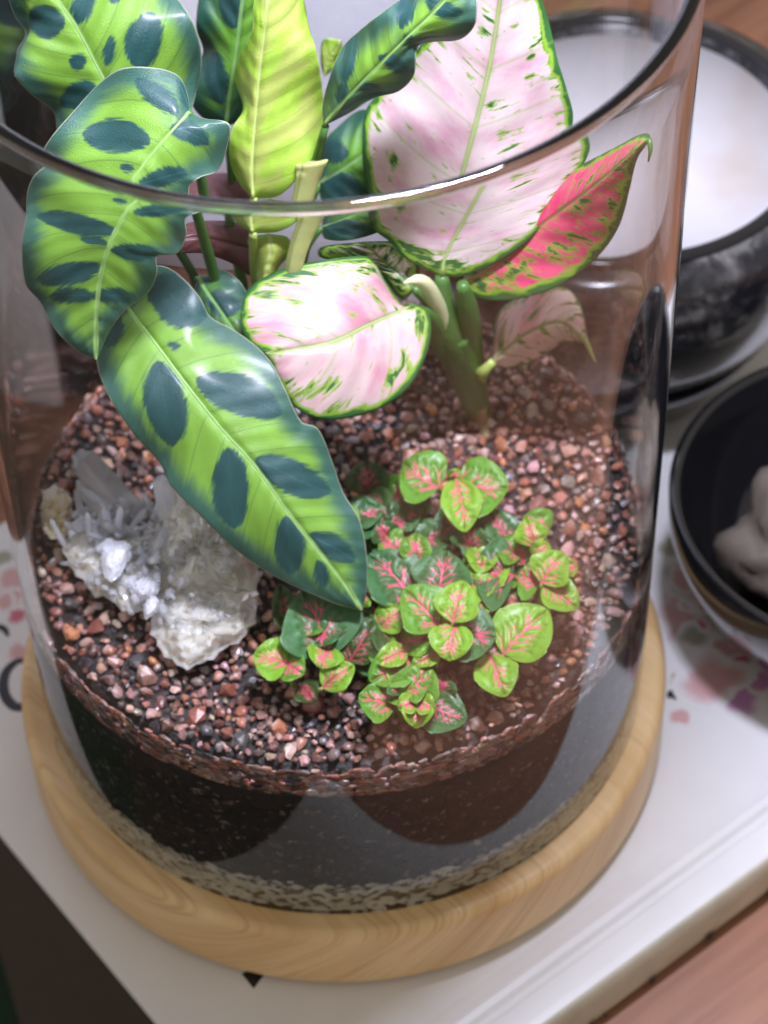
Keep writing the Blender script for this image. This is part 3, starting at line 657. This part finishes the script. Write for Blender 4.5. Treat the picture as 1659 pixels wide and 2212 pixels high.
tube('new_shoot', U((985, 770, 2.7), (962, 700, 1.7), (940, 640, .8), (920, 604, .3), (900, 592, .0), (872, 600, -.2)), [.20, .19, .17, .15, .11, .02], MSHOOT, agl, n=14)
tube('root', [un(1040, 870, 4.1), unz(1044, 905, 5.0), unz(1052, 940, 4.85)], [.14, .13, .10], MROOT, agl)

# ---------------------------------------------------------------- nerve plants
def nerve_leaf(parent, b, tip, wd, mat, zb, zt, seed, cup=.10, arch=.12, ns=48, nt=41):
    r_ = random.Random(seed)
    b, tip = np.array(b, float)-np.array([0, 16]), np.array(tip, float)-np.array([0, 16]); ax = tip-b; ln = np.linalg.norm(ax); ax /= ln; pr = np.array([-ax[1], ax[0]])
    X = np.zeros((ns, nt, 3)); q2 = np.zeros((ns, nt, 2)); bend = r_.uniform(-.06, .06); asym = r_.uniform(.92, 1.08)
    for i in range(ns):
        s = i/(ns-1)
        hw = wd*.59*(max(0, math.sin(math.pi*min(1, s**.80)))**.62)*(1.06 if s < .5 else 1.0); hw = max(hw, 1.2)
        hw *= 1+.03*math.sin(9*s+seed)
        for j in range(nt):
            tt = -1+2*j/(nt-1)
            c = b+ax*ln*s+pr*(hw*tt*(asym if tt > 0 else 1)+bend*ln*math.sin(math.pi*s))
            z = zb+(zt-zb)*s+arch*math.sin(math.pi*s*.9)+cup*tt*tt*hw/50*.8-.06*s**4+.03*nz(s*3+seed, tt*2, 1)-.03*math.exp(-(tt/.1)**2)
            X[i, j] = unz(c[0], c[1], z); q2[i, j] = (s*ln, tt*hw)
    # vein skeleton
    seg = [((0, 0), (ln*.90, 0), 3.1, .8)]
    k = 5
    for side in (-1, 1):
        for v in range(k):
            s0 = .03+.15*v+r_.uniform(-.05, .05); l = wd*(.50-.05*v)*r_.uniform(.85, 1.05)
            a = math.radians(r_.uniform(36, 62)-v*3)
            p0 = np.array([s0*ln, 0]); p1 = p0+l*.55*np.array([math.cos(a), side*math.sin(a)]); a2 = a-.25
            p2 = p1+l*.45*np.array([math.cos(a2), side*math.sin(a2)])
            seg += [(p0, p1, 2.0, 1.5), (p1, p2, 1.5, .2)]
            if r_.random() < .6:
                a4 = a2-r_.uniform(.4, .7); p4 = p1+l*.34*np.array([math.cos(a4), side*math.sin(a4)]); seg.append((p1, p4, 1.6, .3))
            if r_.random() < .75:
                a3 = a+r_.uniform(.35, .7); p3 = p1+l*.38*np.array([math.cos(a3), side*math.sin(a3)]); seg.append((p1, p3, 1.7, .3))
    Q = q2.reshape(-1, 2); best = np.full(len(Q), 99.)
    for p0, p1, w0, w1 in seg:
        p0, p1 = np.array(p0, float), np.array(p1, float); d = p1-p0
        tq = np.clip(((Q-p0)@d)/(d@d), 0, 1); dist = np.linalg.norm(Q-(p0+tq[:, None]*d), axis=1)
        best = np.minimum(best, dist-(w0*(1-tq)+w1*tq))
    X = X.reshape(-1, 3); X[:, 2] += .045*np.clip(best/9., 0, 1)
    return finish_leaf('leaf', X, ns, nt, mat, parent, None, None, thick=.02, pat=best/108.)
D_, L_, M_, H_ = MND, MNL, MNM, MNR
GRP = 'nerve plants in front gravel'
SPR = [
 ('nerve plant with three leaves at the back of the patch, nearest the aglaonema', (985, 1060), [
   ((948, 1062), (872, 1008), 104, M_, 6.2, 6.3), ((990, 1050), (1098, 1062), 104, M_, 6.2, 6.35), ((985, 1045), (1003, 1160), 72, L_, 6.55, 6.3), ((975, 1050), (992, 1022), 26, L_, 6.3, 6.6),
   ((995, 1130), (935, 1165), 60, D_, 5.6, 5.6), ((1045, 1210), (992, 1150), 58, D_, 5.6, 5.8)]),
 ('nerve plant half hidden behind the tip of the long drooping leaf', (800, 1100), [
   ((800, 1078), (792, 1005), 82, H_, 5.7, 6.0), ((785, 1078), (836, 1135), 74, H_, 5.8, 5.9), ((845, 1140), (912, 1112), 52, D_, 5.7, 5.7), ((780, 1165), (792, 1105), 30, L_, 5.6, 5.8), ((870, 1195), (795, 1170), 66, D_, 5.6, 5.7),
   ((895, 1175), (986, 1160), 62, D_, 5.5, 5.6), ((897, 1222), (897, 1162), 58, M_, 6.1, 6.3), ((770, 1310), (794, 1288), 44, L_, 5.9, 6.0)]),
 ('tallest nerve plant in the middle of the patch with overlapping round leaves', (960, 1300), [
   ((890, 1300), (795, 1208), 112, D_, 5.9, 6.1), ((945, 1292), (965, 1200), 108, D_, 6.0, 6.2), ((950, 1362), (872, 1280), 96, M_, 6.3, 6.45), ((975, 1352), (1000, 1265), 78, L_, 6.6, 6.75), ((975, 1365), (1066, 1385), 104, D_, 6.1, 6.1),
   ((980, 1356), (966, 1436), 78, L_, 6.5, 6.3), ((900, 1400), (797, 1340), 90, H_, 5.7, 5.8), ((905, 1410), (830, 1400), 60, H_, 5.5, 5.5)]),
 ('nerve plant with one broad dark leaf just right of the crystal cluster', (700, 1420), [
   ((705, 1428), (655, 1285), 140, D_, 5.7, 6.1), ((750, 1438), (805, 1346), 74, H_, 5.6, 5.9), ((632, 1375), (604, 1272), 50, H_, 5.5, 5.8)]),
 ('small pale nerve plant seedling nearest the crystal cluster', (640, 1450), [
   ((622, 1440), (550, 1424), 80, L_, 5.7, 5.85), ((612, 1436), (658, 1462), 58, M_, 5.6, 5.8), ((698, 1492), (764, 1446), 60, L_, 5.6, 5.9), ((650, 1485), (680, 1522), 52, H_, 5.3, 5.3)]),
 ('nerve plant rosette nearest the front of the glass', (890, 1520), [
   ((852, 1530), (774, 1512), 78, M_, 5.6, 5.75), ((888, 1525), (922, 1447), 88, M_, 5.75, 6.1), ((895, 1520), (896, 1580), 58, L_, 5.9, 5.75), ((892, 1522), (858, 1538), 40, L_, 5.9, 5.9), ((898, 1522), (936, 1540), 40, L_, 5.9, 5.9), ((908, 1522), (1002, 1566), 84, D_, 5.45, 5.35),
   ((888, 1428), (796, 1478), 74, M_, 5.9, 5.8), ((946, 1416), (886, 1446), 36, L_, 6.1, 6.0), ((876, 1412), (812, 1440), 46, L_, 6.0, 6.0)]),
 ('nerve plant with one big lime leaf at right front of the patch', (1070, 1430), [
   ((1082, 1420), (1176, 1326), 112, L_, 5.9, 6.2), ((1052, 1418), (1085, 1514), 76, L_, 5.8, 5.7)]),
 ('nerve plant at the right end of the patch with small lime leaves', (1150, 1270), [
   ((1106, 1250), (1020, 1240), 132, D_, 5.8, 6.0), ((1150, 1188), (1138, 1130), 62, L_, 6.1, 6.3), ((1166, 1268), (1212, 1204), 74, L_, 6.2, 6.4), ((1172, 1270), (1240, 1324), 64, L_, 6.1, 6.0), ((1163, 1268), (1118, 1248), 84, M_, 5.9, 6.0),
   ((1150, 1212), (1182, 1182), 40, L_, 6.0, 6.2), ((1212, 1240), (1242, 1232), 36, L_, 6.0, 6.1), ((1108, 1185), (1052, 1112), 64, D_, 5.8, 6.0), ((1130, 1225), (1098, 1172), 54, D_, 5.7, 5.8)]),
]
sd = 0
for lab, root, lv in SPR:
    rb = unz(root[0], root[1]+20, 4.9); npnt = thing('nerve_plant', rb, lab, 'plant', GRP)
    for (b, tp, wd, mt, zb, zt) in lv:
        sd += 1; nerve_leaf(npnt, b, tp, wd, mt, zb, zt, sd)
        e = unz(b[0], b[1]-16, zb+.0); g = rb+np.array([(e[0]-rb[0])*.55, (e[1]-rb[1])*.55, -.05])
        tube('stem', [g, g*.5+e*.5+np.array([0, 0, .1]), e], [.055, .05, .035], MSTL if mt is L_ else MST, npnt, n=7, res=9)

# low dark leaves filling the patch
fr = random.Random(12); pl = [o for o in COL.objects if o.name.startswith('nerve_plant')]
for i in range(70):
    x, y = fr.choice([(840, 1150, 50, 40), (960, 1260, 90, 60), (900, 1380, 70, 40), (1080, 1200, 50, 40), (1010, 1330, 40, 40), (880, 1480, 50, 30), (720, 1370, 40, 30)])[:2]
    x += fr.gauss(0, 45); y += fr.gauss(0, 36); a = fr.uniform(0, 6.28); ln = fr.uniform(50, 80)
    own = min(pl, key=lambda o: (o.location.x/S-unz(x, y, 5)[0])**2+(o.location.y/S-unz(x, y, 5)[1])**2)
    nerve_leaf(own, (x-.4*ln*math.cos(a), y-.3*ln*math.sin(a)), (x+.6*ln*math.cos(a), y+.45*ln*math.sin(a)), fr.uniform(48, 76), fr.choice([D_, M_, D_, M_, L_]), fr.uniform(5.3, 5.6)+(.3 if i > 40 else 0), fr.uniform(5.4, 5.85)+(.35 if i > 40 else 0), 200+i)
# ---------------------------------------------------------------- crystal cluster
def mat_crystal(name, c1, c2, tr, rough):
    t = NT(name); n1 = t.noise(t.pos(), 380, 5, .6); n2 = t.noise(t.pos(), 90, 3)
    col = t.mix(t.ss(n2, .35, .65), c1, c2)
    v = t.n('TexVoronoi', {'feature': 'DISTANCE_TO_EDGE'}, Vector=t.pos(), Scale=330.).outputs['Distance']
    h = t.math('ADD', n1, t.math('MULTIPLY', v, 1.2)); nr = t.bump(h, .22, .0006)
    p = t.principled(Base_Color=col, Roughness=rough, Subsurface_Weight=.8, Subsurface_Radius=(1., .95, .85), Subsurface_Scale=.003, Specular_IOR_Level=.6, Coat_Weight=.4, Coat_Roughness=.12, Normal=nr)
    g = t.n('BsdfGlass', None, Color=tuple(min(1, x*.4+.6) for x in c1), Roughness=rough*.6, IOR=1.5, Normal=nr)
    return t.done(t.n('MixShader', None, _0=tr, _1=p.outputs[0], _2=g.outputs[0]))
MQ1 = mat_crystal('quartz_crust', (.70, .66, .54), (.82, .80, .72), .48, .12)
MQ2 = mat_crystal('quartz_clear', (.80, .80, .79), (.88, .88, .90), .66, .06)
MQ3 = mat_crystal('quartz_tan', (.50, .40, .22), (.62, .54, .36), .38, .3)
MQ4 = mat_crystal('quartz_white', (.70, .70, .76), (.78, .78, .80), .35, .2)
MQ5 = mat_crystal('quartz_smoky', (.55, .53, .52), (.70, .68, .68), .72, .10)
_unz = unz
def unz(px, py, z): return _unz(px, py-14, z)
cr = thing('crystal_cluster', unz(340, 1300, 4.9), 'translucent pale crystal cluster lying on the gravel at left', 'crystal')
def lump(outl, z0, th, mat, seed, tilt=(0, 0), rough_=.16, name='crystal_plate', scal=1.0):
    n, rs = 46, 10; O = cat(list(outl)+[outl[0]], n+1)[:n]; c = O.mean(0); V = []; F = []
    for i in range(rs+1):
        q = 1-i/rs
        for k in range(n):
            a = 2*math.pi*k/n
            sc_ = 1+.035*scal*math.sin(11*a+seed)+.03*scal*math.sin(23*a+2*seed)
            P = c+(O[k]-c)*q*(1+(sc_-1)*q**3)
            h = th*(.55*(1-q**5)+.45*(1-q*q))
            cx, cy_ = P[0]/60., P[1]/60.
            f = (1-q**8)
            h += f*rough_*(nz(cx*1.6+seed, cy_*1.6)+.8*abs(nz(cx*4+seed, cy_*4, 2))+.5*nz(cx*9, cy_*9, seed)+.35*nz(cx*18, cy_*18, seed))
            if i == 0: h = th*.25
            zz = z0+h+tilt[0]*(P[0]-c[0])/100+tilt[1]*(P[1]-c[1])/100
            V.append(unz(P[0], P[1], zz))
    for k in range(n):
        P = c+(O[k]-c)*.96; V.append(unz(P[0], P[1], z0-.05+tilt[0]*(P[0]-c[0])/100+tilt[1]*(P[1]-c[1])/100))
    for i in range(rs):
        for k in range(n): F.append((i*n+k, i*n+(k+1) % n, (i+1)*n+(k+1) % n, (i+1)*n+k))
    b0 = (rs+1)*n
    for k in range(n): F.append((b0+k, b0+(k+1) % n, (k+1) % n, k))
    F.append(tuple(b0+k for k in range(n))[::-1])
    F = [t_ for f in F for t_ in ([f] if len(f) != 4 else ([(f[0], f[1], f[2]), (f[0], f[2], f[3])] if (f[0]*7) % 3 else [(f[0], f[1], f[3]), (f[1], f[2], f[3])]))]
    return mesh_obj(name, V, F, mat, cr, smooth=False)
lump([(82, 1072), (112, 1058), (145, 1080), (152, 1120), (140, 1165), (105, 1172), (85, 1140)], 5.5, .25, MQ3, 1.3, rough_=.2)
lump([(135, 1185), (170, 1120), (230, 1090), (300, 1110), (345, 1170), (335, 1240), (320, 1320), (285, 1330), (235, 1300), (205, 1290), (165, 1245), (142, 1220)], 5.25, .45, MQ1, 2.1, rough_=.22)
lump([(320, 1180), (345, 1090), (380, 1040), (430, 1050), (480, 1130), (540, 1190), (562, 1235), (545, 1290), (470, 1300), (390, 1300), (335, 1270)], 5.3, .8, MQ1, 3.7, rough_=.26, tilt=(0, -.25))
lump([(328, 1330), (345, 1285), (400, 1262), (470, 1270), (545, 1275), (556, 1320), (535, 1375), (490, 1405), (440, 1438), (395, 1446), (362, 1420), (335, 1385)], 5.15, .55, MQ1, 5.2, rough_=.20)
lump([(222, 1190), (250, 1174), (282, 1182), (276, 1215), (262, 1248), (240, 1262), (222, 1235)], 6.0, .22, MQ4, 6.6, rough_=.1)
lump([(312, 1312), (330, 1292), (346, 1302), (336, 1330), (318, 1342)], 5.8, .2, MQ4, 7.4, rough_=.08)
lump([(270, 1260), (310, 1240), (345, 1255), (340, 1290), (300, 1300)], 5.7, .3, MQ4, 8.8, rough_=.14)
def prism(p0, p1, wd, dp, mat, chisel=.3):
    p0, p1 = np.asarray(p0, float), np.asarray(p1, float); ax = p1-p0; ln = np.linalg.norm(ax); ax /= ln
    a = np.cross(ax, FW); a /= np.linalg.norm(a)+1e-9; b = np.cross(ax, a); V = []
    ring = [(-.5, -.25), (0, -.5), (.5, -.25), (.5, .25), (0, .5), (-.5, .25)]
    for sct, sc_ in ((0, 1), (1-chisel, .96)):
        for x, y in ring: V.append(p0+ax*ln*sct+a*x*wd*sc_+b*y*dp*sc_)
    V += [p1+a*wd*.12, p1-a*wd*.12]
    F = [(i, (i+1) % 6, 6+(i+1) % 6, 6+i) for i in range(6)]+[(5, 4, 3, 2, 1, 0), (8, 9, 12), (7, 8, 12), (7, 12, 13), (6, 7, 13), (11, 6, 13), (10, 11, 13), (10, 13, 12), (9, 10, 12)]
    o = mesh_obj('crystal_prism', V, F, mat, cr, smooth=False)
    bv_ = o.modifiers.new('bevel', 'BEVEL'); bv_.width = .012*S; bv_.segments = 1
    return o
prism(unz(305, 1140, 5.6), unz(158, 985, 6.2), .62, .5, MQ5, .14)
prism(unz(215, 1095, 5.6), unz(150, 990, 6.3), .22, .2, MQ2, .2)
prism(unz(365, 1130, 5.9), unz(345, 1030, 6.3), .40, .34, MQ2, .2)
prism(unz(330, 1120, 5.7), unz(305, 1068, 6.1), .16, .14, MQ2)
prism(unz(330, 1130, 5.7), unz(352, 1070, 6.1), .15, .14, MQ2)
prism(unz(240, 1110, 5.8), unz(170, 1060, 6.0), .18, .16, MQ2)
def grains(n, regions, seed):
    r_ = random.Random(seed); items = []
    for _ in range(n):
        x, y, sx, sy, z = r_.choice(regions); X_ = unz(r_.gauss(x, sx), r_.gauss(y, sy), z+r_.uniform(-.15, .12)); q_ = r_.uniform(.06, .15)
        items.append((X_[0], X_[1], X_[2], q_*r_.uniform(.8, 1.9), q_, q_*.8, rotm(r_.uniform(0, 6), r_.uniform(0, 6), r_.uniform(0, 6))))
    mass('crystal_grains', items, MQ2, cr, lambda: (1, 1, 1, 1))
grains(170, [(230, 1170, 45, 40, 5.85), (420, 1200, 60, 45, 6.15), (300, 1250, 50, 30, 5.8), (430, 1330, 55, 30, 5.7)], 4)
rp = random.Random(3)
for i in range(80):
    if i < 48: x, y = rp.gauss(235, 48), rp.gauss(1150, 28)
    elif i < 68: x, y = rp.gauss(330, 30), rp.gauss(1190, 40)
    else: x, y = rp.gauss(410, 40), rp.gauss(1200, 25)
    p0 = unz(x, y, 5.55+rp.uniform(0, .35)); dv = np.array([rp.gauss(0, 1), rp.gauss(0, .8), abs(rp.gauss(.35, .5))]); dv /= np.linalg.norm(dv)
    ln = rp.uniform(.28, .70); wd = rp.uniform(.07, .19)
    prism(p0, p0+dv*ln, wd, wd*.8, MQ2 if rp.random() < .8 else MQ4, .2)

unz = _unz
# ---------------------------------------------------------------- things behind on the right
def mat_marble():
    t = NT('marbled_glaze'); n1 = t.noise(t.pos(), 75, 5, .6, .8); n2 = t.noise(t.pos(), 210, 4, .6)
    k = t.math('ADD', n1, t.math('MULTIPLY', t.math('SUBTRACT', n2, .5), .5))
    c = t.ramp(k, [(.44, (.010, .010, .013)), (.54, (.035, .034, .036)), (.64, (.12, .115, .11)), (.78, (.26, .25, .24))])
    return t.done(t.principled(Base_Color=c, Roughness=.2, Coat_Weight=.4, Coat_Roughness=.1))
MBLK = simple('black_glaze', (.008, .008, .010), .12, None, .1, Coat_Weight=.5)
wc = unz(1350, 285, 5.0)
jar = thing('marbled_bowl', (wc[0], wc[1], ZB), 'black and grey marbled bowl with white filling behind the vase at right', 'bowl')
zt = 5.0-ZB
lathe('foot', [(0, .0), (2.6, .0)]+arc(2.7, .5, .5, -90, -10, 5)+[(3.7, 1.4), (4.3, 2.7), (0, 2.7)], MBLK, jar, ctr=(wc[0], wc[1], ZB+.012), n=96)
lathe('body', [(0, 2.72), (4.3, 2.72), (4.6, 3.4), (4.95, 5.0), (4.95, zt-.5), (4.7, zt-.2), (4.3, zt-.1)]+[(3.95, zt-.12), (3.9, zt-1.3), (0, zt-1.3)], mat_marble(), jar, ctr=(wc[0], wc[1], ZB+.012), n=96)
lathe('rim', [(4.14+.17*math.cos(a), zt-.06+.15*math.sin(a)) for a in np.linspace(0, 2*math.pi, 14, endpoint=False)], MBLK, jar, ctr=(wc[0], wc[1], ZB), n=96, close=True)
def mat_wax():
    t = NT('white_filling'); n1 = t.noise(t.mapping(t.pos(), (24, 24, 24)), 1.0, 3)
    return t.done(t.principled(Base_Color=t.mix(t.ss(n1, .5, .75), (.52, .50, .51), (.44, .36, .29)), Roughness=.45))
lathe('filling', [(0, zt-.3), (3.86, zt-.3), (3.9, zt-.5), (0, zt-.5)], mat_wax(), jar, ctr=(wc[0], wc[1], ZB), n=96)
pc_ = unz(1828, 1310, ZB)
pot = thing('black_dish', (pc_[0], pc_[1], ZB), 'glossy black round dish on the book, cut by right edge of the photo', 'dish')
q = 1.16
lathe('body', [(r*q, z*q) for r, z in [(0, 0), (1.7, 0), (2.0, .05), (2.8, .7), (3.4, 1.7), (3.68, 2.7), (3.72, 3.35), (3.66, 3.45), (3.55, 3.45), (3.48, 3.35), (3.40, 2.7), (3.0, 1.7), (2.2, .9), (0, .6)]], MBLK, pot, ctr=(pc_[0], pc_[1], ZB+.012), n=96)
def rock(name, c, r, mat, seed):
    bm = bmesh.new(); bmesh.ops.create_icosphere(bm, subdivisions=4, radius=1)
    V = []
    for v in bm.verts:
        d = v.co.normalized(); k = 1+.35*nz(d.x*1.2+seed, d.y*1.2, d.z*1.2)+.12*nz(d.x*3.5, d.y*3.5+seed, d.z*3.5)+.05*nz(d.x*9, d.y*9+seed, d.z*9)
        V.append(np.array(c)+np.array([d.x*r[0], d.y*r[1], d.z*r[2]])*k)
    F = [tuple(v.index for v in f.verts) for f in bm.faces]; bm.free()
    return mesh_obj(name, V, F, mat, None)
st_ = rock('pale_stone', (pc_[0]-.75, pc_[1]-.1, ZB+2.6), (2.3, 1.8, 1.6), simple('beige_stone', (.17, .14, .11), .6, 60, .3), 2.2)
tag(st_, 'pale beige stone lying in the glossy black dish', 'stone')
# dark green box standing lower, beyond the table edge
g0 = unz(60, 2160, -9.0)
g1 = unz(40, 2110, -11.0)
bag = box('green_box', (g1[0]-6.5, g1[1]-4, -30), (6.8, 2.2, 0), (-2.2, 6.8, 0), (0, 0, 19), simple('dark_green_cloth', (.012, .05, .024), .8, 60), None, .5)
tag(bag, 'dark green box in the shade below the table edge, lower left corner', 'box')
